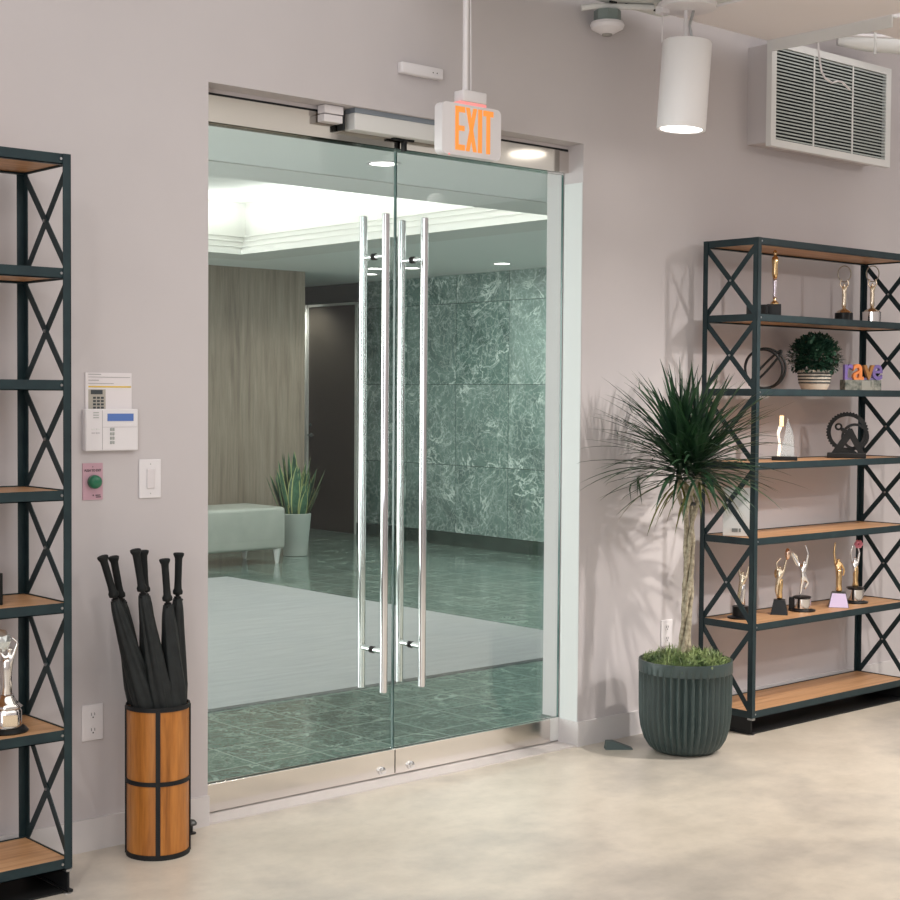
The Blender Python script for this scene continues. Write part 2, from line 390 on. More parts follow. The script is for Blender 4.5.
# door operator box and strike in the header
t = thing('door_closer', 'pale metal door operator box tucked under the opening above the glass doors', 'door closer', (.64, .02, 2.45))
MB().bevbox(0, .56, 0, .062, .0, .062, .003).build('cover', m_white_metal, t)
pm = MB().box(0, .56, -.001, .06, .062, .08)
pm.build('perforated_strip', plain('blue_grey_metal', srgb(140, 150, 160), .4, .3), t)
t = thing('door_sensor', 'small two-part white sensor left of the door operator box', 'sensor', (.515, .035, 2.468))
MB().bevbox(0, .085, 0, .045, .03, .06, .002).build('upper_housing', m_white, t)
MB().bevbox(0, .085, .005, .045, 0, .027, .002).build('lower_housing', m_white, t)
MB().box(.09, .10, .01, .045, -.02, .05).build('cable_clamp', m_shadow, t)
t = thing('latch_bracket', 'dark metal latch bracket hanging over the gap between the two glass doors', 'latch', (.90, .055, 2.41))
MB().box(-.045, .055, 0, .02, .033, .04).build('plate', m_blackmetal, t)
MB().box(.005, .018, 0, .02, -.005, .033).build('tongue', m_blackmetal, t)

# ------------------------------------------------------------------ lobby shell
CZ = 2.65
cx0, cx1, cy0, cy1 = -.6, 4.37, 2.58, 6.36
struct(MB().box(-4, cx0, YW, 10, CZ, CZ + .03).box(cx1, 9, YW, 10, CZ, CZ + .03).box(cx0, cx1, YW, cy0, CZ, CZ + .03).box(cx0, cx1, cy1, 10, CZ, CZ + .03)
       .box(-4, 9, YW, 1.62, CZ - .012, CZ - .001).build('ceiling_lobby', m_lobbyceil))
rec = MB()
rec.box(cx0 - .44, cx1 + .44, cy0 - .44, cy1 + .44, 3.09, 3.12)
struct(rec.build('ceiling_coffer', m_cove))
cr = MB()
for k, (ins, z0, z1) in enumerate(((.006, 2.644, 2.685), (-.02, 2.685, 2.705), (-.008, 2.705, 2.715), (-.055, 2.715, 2.755), (-.038, 2.755, 2.765), (-.095, 2.765, 2.80), (-.075, 2.80, 2.812), (-.13, 2.812, 3.09))):
    cr.box(cx0 - .44, cx0 + ins, cy0 - .44, cy1 + .44, z0, z1)
    cr.box(cx1 - ins, cx1 + .44, cy0 - .44, cy1 + .44, z0, z1)
    cr.box(cx0 + ins, cx1 - ins, cy0 - .44, cy0 + ins, z0, z1)
    cr.box(cx0 + ins, cx1 - ins, cy1 - ins, cy1 + .44, z0, z1)
struct(cr.build('trim_coffer_moulding', m_cove))
struct(MB().box(7.1, 7.2, YW, 8.25, .13, CZ).build('wall_marble', m_slab))
struct(MB().box(7.085, 7.2, YW, 8.25, 0, .125).build('baseboard_marble', m_mbase))
struct(MB().box(7.1, 7.2, 8.25, 9.6, 2.46, CZ).box(7.13, 7.2, 8.25, 9.6, 0, 2.46).build('wall_beside_door', m_teal))
struct(MB().box(-4, 5.86, 7.5, 7.6, 0, CZ).build('wall_wood', m_woodwall))
struct(MB().box(-4, 7.2, 9.5, 9.6, 0, CZ).build('wall_recess', m_teal))
struct(MB().box(-4.1, -4, YW, 10, 0, CZ).build('wall_lobby_left', m_wall))
struct(MB().box(9, 9.1, YW, 10, 0, CZ).build('wall_lobby_right', m_wall))
# lobby door in the marble side
d3 = sempty('door_3', (7.1, 8.30, 0))
MB().box(-.0, .03, 0, .83, .005, 2.42).build('door_panel', m_door, d3)
MB().box(-.03, .03, .83, .885, 0, 2.45).box(-.015, .03, -.04, -.005, 0, 2.45).box(-.012, .03, -.04, .86, 2.425, 2.45).build('door_frame', plain('white_gloss_frame', srgb(244, 242, 236), .4), d3)
h = MB().lathe([(.024, 0), (.024, .01)], 16, (0, .77, 1.03), axis=(-1, 0, 0)).tube([(-.01, .77, 1.03), (-.05, .77, 1.03), (-.05, .66, 1.03)], .009).build('door_handle', m_steel, d3, True)
MB().lathe([(.018, 0), (.018, .012)], 16, (0, .78, 1.14), axis=(-1, 0, 0)).build('deadbolt', m_steel, d3, True)
for z in (.7, 1.35, 2.3):
    MB().box(-.012, 0, -.004, .012, z, z + .1).build('hinge', m_steel, d3)
# rug
tag(MB().box(-.8, 3.92, 1.585, 5.88, 0.0, .012).build('area_rug', m_rug), 'large pale grey rug on the green marble floor behind the glass', 'rug')
# recessed lights in the lobby ceiling
for i, (x, y, lab) in enumerate(((2.02, 1.56, 'round recessed light nearest behind the top of the glass doors'), (6.09, 6.71, 'recessed light just right of the left door handles'),
             (6.46, 7.26, 'recessed light furthest away, low beside the left door handles'), (6.29, 6.42, 'recessed light seen between the right door handles'),
             (6.54, 5.47, 'recessed light above the marble wall, right of all handles'), (4.54, 2.95, 'recessed light at the right edge of the glass, by the ceiling recess'))):
    t = thing('recessed_light', lab, 'ceiling light', (x, y, CZ - (.012 if y < 1.62 else 0)), 0, 'recessed lights in the lobby ceiling')
    MB().lathe([(.085, -.002), (.085, .0), (.07, .0), (.07, -.004), (.085, -.004)], 24, cap=False).build('trim_ring', m_white, t)
    MB().lathe([(.07, -.003), (.07, -.002)], 24).build('lens', m_lamp, t)

# ------------------------------------------------------------------ lobby furniture
t = thing('upholstered_bench', 'long pale grey-green upholstered bench against the wood wall behind the glass', 'bench', (4.90, 6.45, 0))
MB().bevbox(-1.9, 0, 0, .60, .13, .495, .03, 4).build('upholstery', mottled('pale_grey_leather', srgb(176, 180, 172), srgb(188, 191, 183), 5, .45), t, True)
for x in (-1.84, -.06):
    for y in (.05, .55):
        MB().lathe([(.014, 0), (.018, .02), (.035, .135)], 16, (x, y, 0)).build('leg', m_white_metal, t, True)

def blade(bm, uv, base, d0, length, width, droop, segs=7, twist=0, vfold=.25, wall=None, taper=.75):
    """an arching leaf from base in direction d0"""
    p = Vector(base); d = Vector(d0).normalized(); rows = []
    side = d.cross(Vector((0, 0, 1)));
    if side.length < .05: side = Vector((math.cos(twist), math.sin(twist), 0))
    side.normalize()
    for i in range(segs + 1):
        f = i / segs
        wd = width * (min(1, .55 + f * 2.2) if f < .2 else 1) * (1 - ((f - .2) / .8) ** (1 / (1 - taper) if taper < 1 else 4) if f > .2 else 1)
        wd = max(wd, .0006)
        nrm = side.cross(d).normalized()
        l_, c_, r_ = p - side * wd / 2, p - nrm * wd * vfold * .5, p + side * wd / 2
        if wall is not None:
            for q in (l_, c_, r_):
                if q.y > wall: q.y = wall
        rows.append([bm.verts.new(l_), bm.verts.new(c_), bm.verts.new(r_)])
        p = p + d * (length / segs)
        d = (d + Vector((0, 0, -droop / segs))).normalized()
        side = (side - d * side.dot(d)).normalized()
    for i in range(segs):
        A, B = rows[i], rows[i + 1]
        for k in (0, 1):
            f = bm.faces.new((A[k], A[k + 1], B[k + 1], B[k])); f.smooth = True
            if uv:
                for lp, (u, v) in zip(f.loops, ((k / 2, i / segs), ((k + 1) / 2, i / segs), ((k + 1) / 2, (i + 1) / segs), (k / 2, (i + 1) / segs))): lp[uv].uv = (u, v)

t = thing('snake_plant', 'tall snake plant in a pale tapered pot at the end of the bench', 'plant', (5.345, 6.93, 0))
MB().lathe([(.10, 0), (.108, .004), (.145, .385), (.138, .39), (.130, .36), (.12, .34)], 36).build('pot', plain('pale_glazed_pot', srgb(184, 192, 186), .4), t, True)
MB().lathe([(.128, .335), (.128, .345)], 30).build('soil', m_soil, t)
rnd = random.Random(4); mb = MB(); uv = mb.bm.loops.layers.uv.new('UVMap')
for k in range(46):
    a = rnd.random() * 2 * PI; r = .105 * math.sqrt(rnd.random()); tilt = r / .105 * rnd.uniform(.15, .62)
    h_ = rnd.uniform(.42, .72) * (1 - .35 * r / .105)
    blade(mb.bm, uv, (r * math.cos(a), r * math.sin(a), .34), (math.cos(a) * tilt, math.sin(a) * tilt, 1), h_, rnd.uniform(.065, .09), .0, 7, rnd.random() * 6, .3, taper=.7)
mb.build('leaves', m_snake, t)

# ------------------------------------------------------------------ bookshelves
SW, SD = 1.254, .300
ZS = [2.1726, 1.8418, 1.5165, 1.1942, .8635, .4876, .1046]
def angle_mb(z0, z1, cx, cy, sx, sy, fl=.025, th=.003):
    mb = MB()
    x0, x1 = sorted((cx, cx + sx * fl)); y0, y1 = sorted((cy, cy + sy * th)); mb.box(x0, x1, y0, y1, z0, z1)
    x0, x1 = sorted((cx, cx + sx * th)); y0, y1 = sorted((cy, cy + sy * fl)); mb.box(x0, x1, y0, y1, z0, z1)
    return mb
def bookshelf(loc, label):
    t = thing('bookshelf', label, 'bookshelf', loc, 0)
    for cx, sx in ((0, 1), (SW, -1)):
        for cy, sy in ((0, 1), (SD, -1)):
            angle_mb(.075, ZS[0], cx, cy, sx, sy).build('post', m_iron, t)
    e = .0035
    for i, z in enumerate(ZS):
        b = MB().box(e + .003, SW - e - .003, e + .003, SD - e - .003, z - .024, z - .004).build('shelf_board', m_woodshelf, t)
        rb = MB(); x0, x1, y0, y1 = e, SW - e, e, SD - e; h_ = .031
        rb.box(x0, x1, y0, y0 + .003, z - h_, z).box(x0, x1, y1 - .003, y1, z - h_, z)
        rb.box(x0, x0 + .003, y0, y1, z - h_, z).box(x1 - .003, x1, y0, y1, z - h_, z)
        rb.box(x0, x1, y0, y0 + .018, z - h_, z - h_ + .003).box(x0, x1, y1 - .018, y1, z - h_, z - h_ + .003)
        rb.build('shelf_rim', m_iron, b)
        for xx in (.03, SW - .03):
            MB().lathe([(.004, 0), (.004, .003)], 8, (xx, e, z - .015), axis=(0, -1, 0)).build('bolt', m_bolt, b)
    for x in (.0045, SW - .0075):
        for za, zb in zip(ZS, ZS[1:]):
            z1, z0 = za - .033, zb + .002
            dy = SD - .03; L = math.hypot(dy, z1 - z0); an = math.atan2(z1 - z0, dy)
            mb = MB()
            for s in (1, -1):
                mb.box(0, .003, -L / 2, L / 2, -.012, .012, rot=Matrix.Rotation(s * an, 3, 'X'), at=(x + (.0 if s > 0 else .003), SD / 2, (z0 + z1) / 2))
            c = mb.build('cross_brace', m_iron, t)
            MB().lathe([(.005, 0), (.005, .014)], 8, (x - .004, SD / 2, (z0 + z1) / 2), axis=(1, 0, 0)).build('bolt', m_bolt, c)
    for x in (.006, SW - .012):
        MB().box(x, x + .006, .006, SD - .006, .012, .073).build('end_panel', m_blackmetal, t)
        MB().box(x - .004, x + .012, -.004, SD + .0, 0.004, .012).build('base_bar', m_blackmetal, t)
    MB().box(.02, SW - .02, .012, SD - .012, .0005, .006).build('painted_floor_shade', m_blackmetal, t)  # dark sheet standing in for the shade under the bottom shelf
    for cx, sx in ((0, 1), (SW, -1)):
        for cy in (.005, SD - .03):
            x = cx + sx * .012
            MB().box(x - .009, x + .009, cy - .008, cy + .02, .066, .074).build('corner_bracket', m_bolt, t)
            MB().lathe([(.012, 0), (.012, .0038)], 12, (x, cy + .002, 0)).build('levelling_foot', m_bolt, t)
    return t
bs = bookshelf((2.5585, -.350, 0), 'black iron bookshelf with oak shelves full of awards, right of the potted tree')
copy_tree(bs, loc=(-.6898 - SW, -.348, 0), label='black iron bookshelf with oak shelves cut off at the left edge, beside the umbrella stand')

# ------------------------------------------------------------------ umbrella stand
c = Vector((-.288, -.158, 0))
t = thing('umbrella_stand', 'round wooden umbrella stand with black iron straps, left of the glass doors', 'umbrella stand', c)
RB = .099; a0 = math.atan2(-.86, -.51)
mb = MB().lathe([(RB - .012, .012), (RB, .01), (RB, .478), (RB - .012, .478), (RB - .012, .03), (.01, .03)], 64, cap=False)
mb.build('barrel', m_woodbarrel, t, True)
for z0, z1 in ((0, .016), (.236, .250), (.472, .486)):
    MB().lathe([(RB - .002, z0), (RB + .003, z0), (RB + .003, z1), (RB - .002, z1), (RB - .002, z0)], 64, cap=False).build('iron_band', m_blackmetal, t, True)
for k in range(4):
    a = a0 + k * PI / 2; mb = MB(); n = 5; w_ = .007 / RB
    A = []
    for j in range(n + 1):
        aa = a - w_ + 2 * w_ * j / n
        A.append([(RB - .001) , aa])
    poly = [(r * math.cos(q), r * math.sin(q)) for r, q in ([(RB - .001, x[1]) for x in A] + [(RB + .0055, x[1]) for x in A[::-1]])]
    mb.prism(poly, .005, .48, 'xy').build('iron_strap', m_blackmetal, t)
def umbrella(top, mid, label, seed, gl=.125):
    """top: grip end; mid: where the cloth passes the mouth of the stand (z about .5)"""
    top, mid = Vector(top), Vector(mid); ax = (top - mid).normalized()
    tip = mid - ax * ((mid.z - .05) / ax.z)
    t = thing('umbrella', label, 'umbrella', tip, 0, 'black umbrellas in the wooden stand')
    L = (top - tip).length; rnd = random.Random(seed); ph = rnd.random() * 6; k_ = rnd.choice((5, 6, 7))
    g0 = L - gl
    MB().lathe([(.010, g0 - .012), (.0155, g0 - .01), (.0165, g0), (.0125, g0 + .008), (.0115, g0 + .03), (.0118, L - .03), (.0125, L - .018), (.0172, L - .008), (.0178, L - .002), (.014, L)], 20, axis=ax).build('grip', m_grip, t, 'full')
    MB().lathe([(.006, g0 - .03), (.012, g0 - .028), (.012, g0 - .018), (.007, g0 - .016), (.007, g0 - .008)], 14, axis=ax).build('runner', m_black, t, True)
    lc = g0 - .024
    def prof(f):
        if f > .95: return .014 + (1 - f) / .05 * .006
        if f > .62: return .020 + (.95 - f) / .33 * .018
        if f > .50: return .037
        return .037 - (.50 - f) / .50 * .030
    pr = [(prof(f / 24), .02 + (lc - .02) * f / 24) for f in range(25)]
    MB().lathe(pr, 40, axis=ax, mod=lambda a, z: 1 + .10 * math.sin(k_ * a + ph + z * 9) + .05 * math.sin(2 * k_ * a + z * 14)).build('folded_canopy', m_cloth, t, 'full')
    # straps and rib ends under the runner
    for q in range(3):
        a = ph + q * 2.1
        MB().ball(tip.zero() if False else (0, 0, 0), .004, 1).build('rib_end', m_black, t, True, loc=ax * (lc - .004) + Vector((.015 * math.cos(a), .015 * math.sin(a), 0)))
    MB().lathe([(.002, 0), (.004, .02)], 8, axis=ax).build('ferrule', m_blackmetal, t, True)
    return t
U = [((-.490, -.165, .972), (-.345, -.175, .5), 'black umbrella leaning furthest left in the stand'),
     ((-.424, -.115, .962), (-.325, -.10, .5), 'black umbrella leaning left just behind the leftmost one'),
     ((-.394, -.20, .99), (-.303, -.20, .5), 'black umbrella with the tallest grip, third from the left'),
     ((-.302, -.09, .972), (-.272, -.085, .5), 'black umbrella half hidden behind the tallest one'),
     ((-.289, -.20, .953), (-.252, -.20, .5), 'black umbrella standing upright with the lowest grip'),
     ((-.200, -.14, .962), (-.217, -.145, .5), 'black umbrella standing upright furthest right in the stand')]
for i, (a, b_, l) in enumerate(U): umbrella(a, b_, l, i + 3)

# ------------------------------------------------------------------ dracaena
pc = Vector((2.122, -.338, 0))
t = thing('potted_dracaena', 'tall spiky dracaena with a twisted trunk in a ribbed dark green-grey pot', 'plant', pc)
nr = 40
def rib(a, z):
    f = max(0, min(1, (z - .01) / .03)) * (1 if z < .335 else 0)
    return 1 - .07 * f * (0.5 + .5 * math.cos(nr * a)) ** 1.2
prof = [(.10, 0), (.125, .004), (.150, .022), (.171, .055), (.185, .10), (.1915, .15), (.1935, .21), (.194, .28), (.194, .334), (.1945, .3345), (.1955, .337), (.1955, .376), (.1945, .386), (.188, .387), (.185, .37), (.182, .34), (.18, .30)]
MB().lathe(prof, 320, mod=rib).build('pot', m_planter, t, True)
mo = MB(); rnd = random.Random(7)
mo.lathe([(.184, .35), (.175, .372), (.13, .396), (.06, .408), (.004, .41)], 40, mod=lambda a, z: 1 + .02 * math.sin(9 * a + z * 200))
for k in range(2600):
    r = .168 * math.sqrt(rnd.random()); a = rnd.random() * 2 * PI; z = .412 - .035 * (r / .168) ** 2
    d = Vector((rnd.uniform(-1, 1), rnd.uniform(-1, 1), rnd.uniform(.25, 1.3)))
    blade(mo.bm, None, (r * math.cos(a), r * math.sin(a), z - .004), d, rnd.uniform(.025, .055), rnd.uniform(.003, .0055), rnd.uniform(.8, 3.2), 4, 0, .2)
ms = mo.build('moss_cover', m_moss, t); ms['kind'] = 'stuff'
tips = []
for k in range(4):
    ph = k * PI / 2; pts = []; rr = []
    for i in range(30):
        f = i / 29; z = .365 + f * .79
        sp = .0145 + (.045 * max(0, f - .74) / .26) + .008 * max(0, .12 - f) / .12
        a = ph + f * 6.2
        lean = .018 * math.sin(f * PI)
        pts.append((sp * math.cos(a) + lean - .015 + .02 * f, sp * math.sin(a), z)); rr.append(.0108 + .0018 * math.sin(i * 1.7 + k) - .002 * f + .006 * max(0, .1 - f) / .1)
    MB().tube(pts, rr, 10).build('stem', m_bark, t, True); tips.append(Vector(pts[-1]))
MB().lathe([(.031, 1.028), (.033, 1.03), (.033, 1.038), (.031, 1.04)], 20, (.006, 0, 0), cap=False).build('trunk_tie', m_black_rub, t, True)
WALLY = -pc.y - .012
for k, tp in enumerate(tips):
    mb = MB(); n = 82
    for i in range(n):
        f = i / n; a = i * 2.39996 + k * 1.3 + rnd.uniform(-.25, .25); el = R(80 - 76 * f ** .9) + rnd.uniform(-.2, .2)
        zz = tp.z - .02 + .12 * (1 - f)
        d = (math.cos(a) * math.cos(el), math.sin(a) * math.cos(el), math.sin(el))
        L = rnd.uniform(.29, .50) * (1 if f > .25 else .84)
        droop = rnd.uniform(.3, 1.0) + (.2 if f > .9 else 0)
        blade(mb.bm, None, (tp.x * .8, tp.y * .8, zz), d, L, rnd.uniform(.011, .018), droop, 10, a, .35, WALLY, .74)
    mb.build('leaf_crown', m_leaf, t)
mb = MB()
for i in range(22):
    a = rnd.random() * 2 * PI; tp = tips[i % 4]
    blade(mb.bm, None, (tp.x, tp.y, tp.z - .03), (math.cos(a), math.sin(a), rnd.uniform(-.5, .1)), rnd.uniform(.16, .34), .010, rnd.uniform(1.2, 2.2), 7, a, .3, WALLY)
mb.build('dry_leaves', m_leafdry, t)

# ------------------------------------------------------------------ things on the left wall
t = thing('alarm_keypad', 'white alarm keypad with a blue display on the wall right of the left bookshelf', 'keypad', (-.472, 0, 1.293))
MB().bevbox(0, .190, -.024, 0, 0, .135, .004).build('housing', m_white, t)
MB().box(.0595, .0605, -.025, -.023, .004, .131).box(.0605, .185, -.025, -.023, .076, .077).build('flap_seam', plain('grey_seam', srgb(176, 170, 174), .5), t)
MB().box(.078, .172, -.0255, -.023, .096, .120).build('display', m_lcd, t)
kb = plain('grey_keys', srgb(168, 172, 168), .5)
for r_ in range(4):
    mb = MB()
    for c_ in range(2): mb.bevbox(.087 + c_ * .009, .094 + c_ * .009, -.0265, -.023, .022 + r_ * .014, .032 + r_ * .014, .001, 1)
    mb.build('key_row', kb, t)
for q in range(3): MB().box(.028, .047, -.0255, -.023, .106 + q * .008, .1085 + q * .008).build('speaker_slot', kb, t)
for q in range(2):
    for p in range(2): MB().box(.022 + q * .016, .034 + q * .016, -.0255, -.023, .056 + p * .012, .060 + p * .012).build('status_light', m_white_metal if p else plain('pale_grey', srgb(200, 196, 200), .5), t)
t = thing('instruction_card', 'white instruction card with a yellow line tucked behind the alarm keypad', 'card', (-.462, 0, 1.425))
MB().box(0, .166, -.006, 0, 0, .1195).build('card', plain('white_card', srgb(226, 220, 222), .6), t)
yl = plain('yellow_print', srgb(222, 190, 90), .6); gp = plain('grey_print', srgb(150, 146, 148), .6); dk = plain('dark_print', srgb(60, 66, 70), .5)
MB().box(.01, .163, -.0068, -.0055, .072, .077).build('yellow_line', yl, t)
MB().box(.01, .055, -.0068, -.0055, .113, .115).box(.01, .16, -.0068, -.0055, .1045, .106).box(.01, .047, -.0068, -.0055, .094, .096).box(.01, .1, -.0068, -.0055, .084, .0855).build('printed_lines', gp, t)
pk = MB().box(.01, .071, -.0068, -.0055, .002, .066).build('printed_keypad', plain('printed_beige', srgb(176, 170, 160), .6), t)
k2 = MB().box(.018, .06, -.0074, -.0066, .05, .064)
for a in range(3):
    for b_ in range(4): k2.box(.026 + a * .014, .036 + a * .014, -.0074, -.0066, .004 + b_ * .0105, .0105 + b_ * .0105)
k2.build('printed_keys', dk, pk)
t = thing('exit_button', 'metal request-to-exit plate with a round green push button', 'button', (-.471, 0, 1.136))
MB().box(0, .071, -.004, 0, 0, .118).build('plate', plain('pinkish_brushed_steel', srgb(206, 168, 182), .35, .4), t)
MB().lathe([(.022, 0), (.022, .012), (.020, .02), (.012, .024), (.002, .025)], 24, (.038, -.004, .058), axis=(0, -1, 0)).build('push_button', plain('green_button', srgb(36, 110, 80), .3), t, 'full')
text_obj('lettering', 'PUSH TO EXIT', .0115, plain('black_print', (.02, .02, .02, 1), .5), t, (.0355, -.0045, .094), .0006, .8)
MB().box(.033, .037, -.0048, -.004, .105, .107).box(.035, .038, -.0048, -.004, .012, .017).box(.045, .062, -.0048, -.004, .013, .016).box(.046, .064, -.0048, -.004, .007, .010).build('small_print', plain('black_print_2', (.03, .03, .03, 1), .5), t)
t = thing('light_switch', 'white rocker light switch left of the doors', 'switch', (-.268, 0, 1.133))
MB().bevbox(0, .083, -.006, 0, 0, .129, .003).build('plate', m_white, t)
MB().bevbox(.027, .057, -.011, -.005, .032, .098, .003).build('rocker', plain('warm_white_plastic', srgb(222, 216, 218), .35), t)
MB().ball((.042, -.006, .113), .0022, 1).build('screw', kb, t); MB().ball((.042, -.006, .016), .0022, 1).build('screw', kb, t)
def outlet(loc, label):
    t = thing('wall_outlet', label, 'outlet', loc, 0, 'white wall outlets')
    MB().bevbox(0, .076, -.006, 0, 0, .118, .003).build('cover_plate', m_white, t)
    for z in (.034, .084):
        rc = MB().lathe([(.017, 0), (.017, .002)], 20, (.038, -.0055, z), axis=(0, -1, 0)).build('receptacle', m_white, t)
        MB().box(.031, .0325, -.0085, -.0075, z - .002, z + .007).box(.043, .0445, -.0085, -.0075, z - .002, z + .007).box(.036, .040, -.0085, -.0075, z - .010, z - .006).build('slots', m_shadow, rc)
    return t
o1 = outlet((-.476, 0, .357), 'white duplex outlet low on the wall between left bookshelf and umbrella stand')
copy_tree(o1, loc=(2.355, 0, .368), label='white outlet low on the wall behind the dracaena trunk')
# door-stop on the floor by the stand, rubber wedge by the planter
t = thing('door_stop', 'small dark dome door stop on the floor right of the umbrella stand', 'door stop', (-.098, -.050, 0))
MB().lathe([(.018, 0), (.018, .003), (.007, .005), (.007, .028)], 18).build('stem', m_blackmetal, t, True)
MB().lathe([(.007, .028), (.020, .030), (.021, .036), (.014, .045), (.002, .048)], 20).build('dome', plain('dark_zinc', (.12, .12, .12, 1), .4, 1), t, 'full')
wd = MB(); 
v = [(0, -.022, 0), (.115, -.022, 0), (.115, .022, 0), (0, .022, 0), (.005, -.02, .034), (.005, .02, .034), (.035, -.02, .034), (.035, .02, .034), (.115, -.02, .004), (.115, .02, .004)]
vs = [wd.bm.verts.new(p) for p in v]
for f in ((0, 3, 2, 1), (0, 1, 8, 6, 4), (3, 5, 7, 9, 2), (0, 4, 5, 3), (4, 6, 7, 5), (6, 8, 9, 7), (1, 2, 9, 8)): wd.bm.faces.new([vs[i] for i in f])
wo = wd.build('door_wedge', plain('teal_grey_rubber', srgb(74, 88, 88), .6)); wo.location = (1.885, -.105, 0); wo.rotation_euler = (0, 0, R(-38))
tag(wo, 'dark grey rubber door wedge on the floor left of the planter', 'door wedge')
# white sensor bar over the doors
t = thing('motion_sensor', 'slim white sensor bar on the wall above the doors, left of the exit sign', 'sensor', (.822, 0, 2.676))
MB().bevbox(0, .205, -.03, 0, 0, .042, .006, 3).build('housing', m_white, t, True)
MB().box(.15, .154, -.031, -.029, .018, .022).box(.17, .174, -.031, -.029, .018, .022).build('screw_holes', m_shadow, t)

# ------------------------------------------------------------------ exit sign
t = thing('exit_sign', 'white edge-lit exit sign with orange letters hanging on a rod before the doors', 'exit sign', (.975, -.25, 2.355))
def rounded(w_, h_, r_, n=6):
    p = []
    for cx, cy, a0_ in ((w_ / 2 - r_, h_ / 2 - r_, 0), (-w_ / 2 + r_, h_ / 2 - r_, 90), (-w_ / 2 + r_, -h_ / 2 + r_, 180), (w_ / 2 - r_, -h_ / 2 + r_, 270)):
        for k in range(n + 1):
            a = R(a0_ + 90 * k / n); p.append((cx + r_ * math.cos(a), cy + r_ * math.sin(a)))
    return p
pl = rounded(.292, .188, .022)
o = MB().prism([(x, z + .094) for x, z in pl], -.0, .042, 'xz'); bmesh.ops.bevel(o.bm, geom=[e for e in o.bm.edges if e.calc_face_angle(0) > 1.2], offset=.005, segments=2, affect='EDGES')
o.build('housing', m_white, t, True)
def stroke_letter(name, polys, x0):
    mb = MB()
    for p in polys: mb.prism([(x0 + u, v) for u, v in p], -.0025, .001, 'xz')
    return mb.build(name, m_exit, t)
LH, LW, SK = .158, .046, .0155; z0 = .019
rect = lambda a, b_, c_, d_: [(a, c_), (b_, c_), (b_, d_), (a, d_)]
stroke_letter('letter_e', [rect(0, SK, z0, z0 + LH), rect(SK, LW, z0, z0 + .02), rect(SK, LW - .002, z0 + LH / 2 - .008, z0 + LH / 2 + .010), rect(SK, LW, z0 + LH - .02, z0 + LH)], -.083)
stroke_letter('letter_x', [[(0, z0), (.017, z0), (.053, z0 + LH), (.036, z0 + LH)], [(.036, z0), (.053, z0), (.017, z0 + LH), (0, z0 + LH)]], -.031)
stroke_letter('letter_i', [rect(0, .019, z0, z0 + LH)], .029)
stroke_letter('letter_t', [rect(.016, .034, z0, z0 + LH - .02), rect(0, .05, z0 + LH - .02, z0 + LH)], .055)
MB().box(-.06, .07, .0, .035, .188, .198).build('lit_gasket', m_pinkglow, t)
MB().bevbox(-.052, .065, -.01, .045, .198, .240, .006, 3).build('mounting_canopy', m_white, t, True)
MB().ball((-.115, -.004, -.001), .004, 1).build('indicator_light', m_pinkglow, t)
MB().lathe([(.011, .238), (.011, 1.145)], 16, (-.022, .015, 0)).build('hanging_rod', m_white, t, True)
MB().tube([(.002, .01, .222), (-.003, .01, .6), (-.006, .01, 1.145)], .0025, 6).build('cable', m_white, t)

# ------------------------------------------------------------------ ceiling furniture of the reception
struct(MB().box(2.245, 2.885, -2.6, -.135, 3.10, 3.13).build('ceiling_panel', m_ceil_pink))
struct(MB().box(.9, 2.225, -2.6, -.075, 3.105, 3.135).build('ceiling_panel', plain('cool_white_panel', srgb(214, 216, 212), .8)))
struct(MB().box(2.945, 5.0, -2.6, -.555, 3.10, 3.13).build('ceiling_panel', m_ceil_pink))
tag(MB().box(2.887, 2.895, -.78, -.16, 3.048, 3.10).box(2.895, 2.93, -.78, -.16, 3.092, 3.10).build('support_channel', m_white_metal), 'white angle bar running from the vent grille to the ceiling panels', 'channel')
for i in range(5):
    struct(MB().box(1.86 + i * .08, 1.895 + i * .08, -.12 - i * .01, -.108 - i * .01, 3.098, 3.1055).build('trim_slot', m_shadow))
tag(MB().tube([(3.20, -.205, 3.17), (3.55, -.43, 3.17)], .009, 10).build('conduit', m_white, None, True), 'thin white conduit in the dark gap above the vent', 'pipe')
tag(MB().tube([(3.50, -.09, 3.20), (3.60, -.18, 3.195), (4.1, -.45, 3.19)], [.02, .042, .042], 18).build('white_duct', m_white_metal, None, True), 'thick white pipe running behind the top right corner of the vent', 'pipe')
tag(MB().lathe([(.007, 3.03), (.007, 3.5)], 10, (3.21, -.49, 0)).build('threaded_rod', m_white_metal), 'short white hanger rod hanging down above the vent', 'rod')
# pendant
t = thing('pendant_light', 'white cylinder pendant light glowing at its bottom, left of the vent', 'pendant light', (2.022, -.362, 2.566))
tilt = Vector((.021 * .75, -.021 * .66, .35)).normalized()
MB().lathe([(.084, .004), (.088, -.0), (.098, .0), (.100, .004), (.100, .350), (.096, .356), (.02, .354), (.02, .35)], 48, axis=tilt, cap=False).build('shade', plain('white_shade', srgb(248, 246, 248), .4), t, True)
MB().lathe([(.086, .003), (.086, .006)], 40, axis=tilt).build('lens', m_lamp, t)
cz = .495
MB().lathe([(.03, cz - .015), (.118, cz - .008), (.12, cz), (.12, cz + .012)], 36, (.015, -.012, 0)).build('canopy', m_white, t, True)
MB().box(-.055, .085, -.06, .06, cz + .012, cz + .055).build('junction_box', m_white_metal, t)
MB().lathe([(.009, .345), (.009, cz - .01)], 12, (.01, -.01, 0)).build('stem', m_white, t)
MB().tube([(.03, -.03, .345), (.035, -.02, .38), (.022, -.02, .42), (.035, -.03, cz - .01)], .006, 8).build('cable', m_bolt, t)
MB().tube([(-.06, .055, .352), (-.058, .055, cz)], .003, 6).build('hanger_wire', m_white, t)
MB().box(-.085, -.045, .03, .07, cz - .03, cz - .0).build('clip', m_white, t)
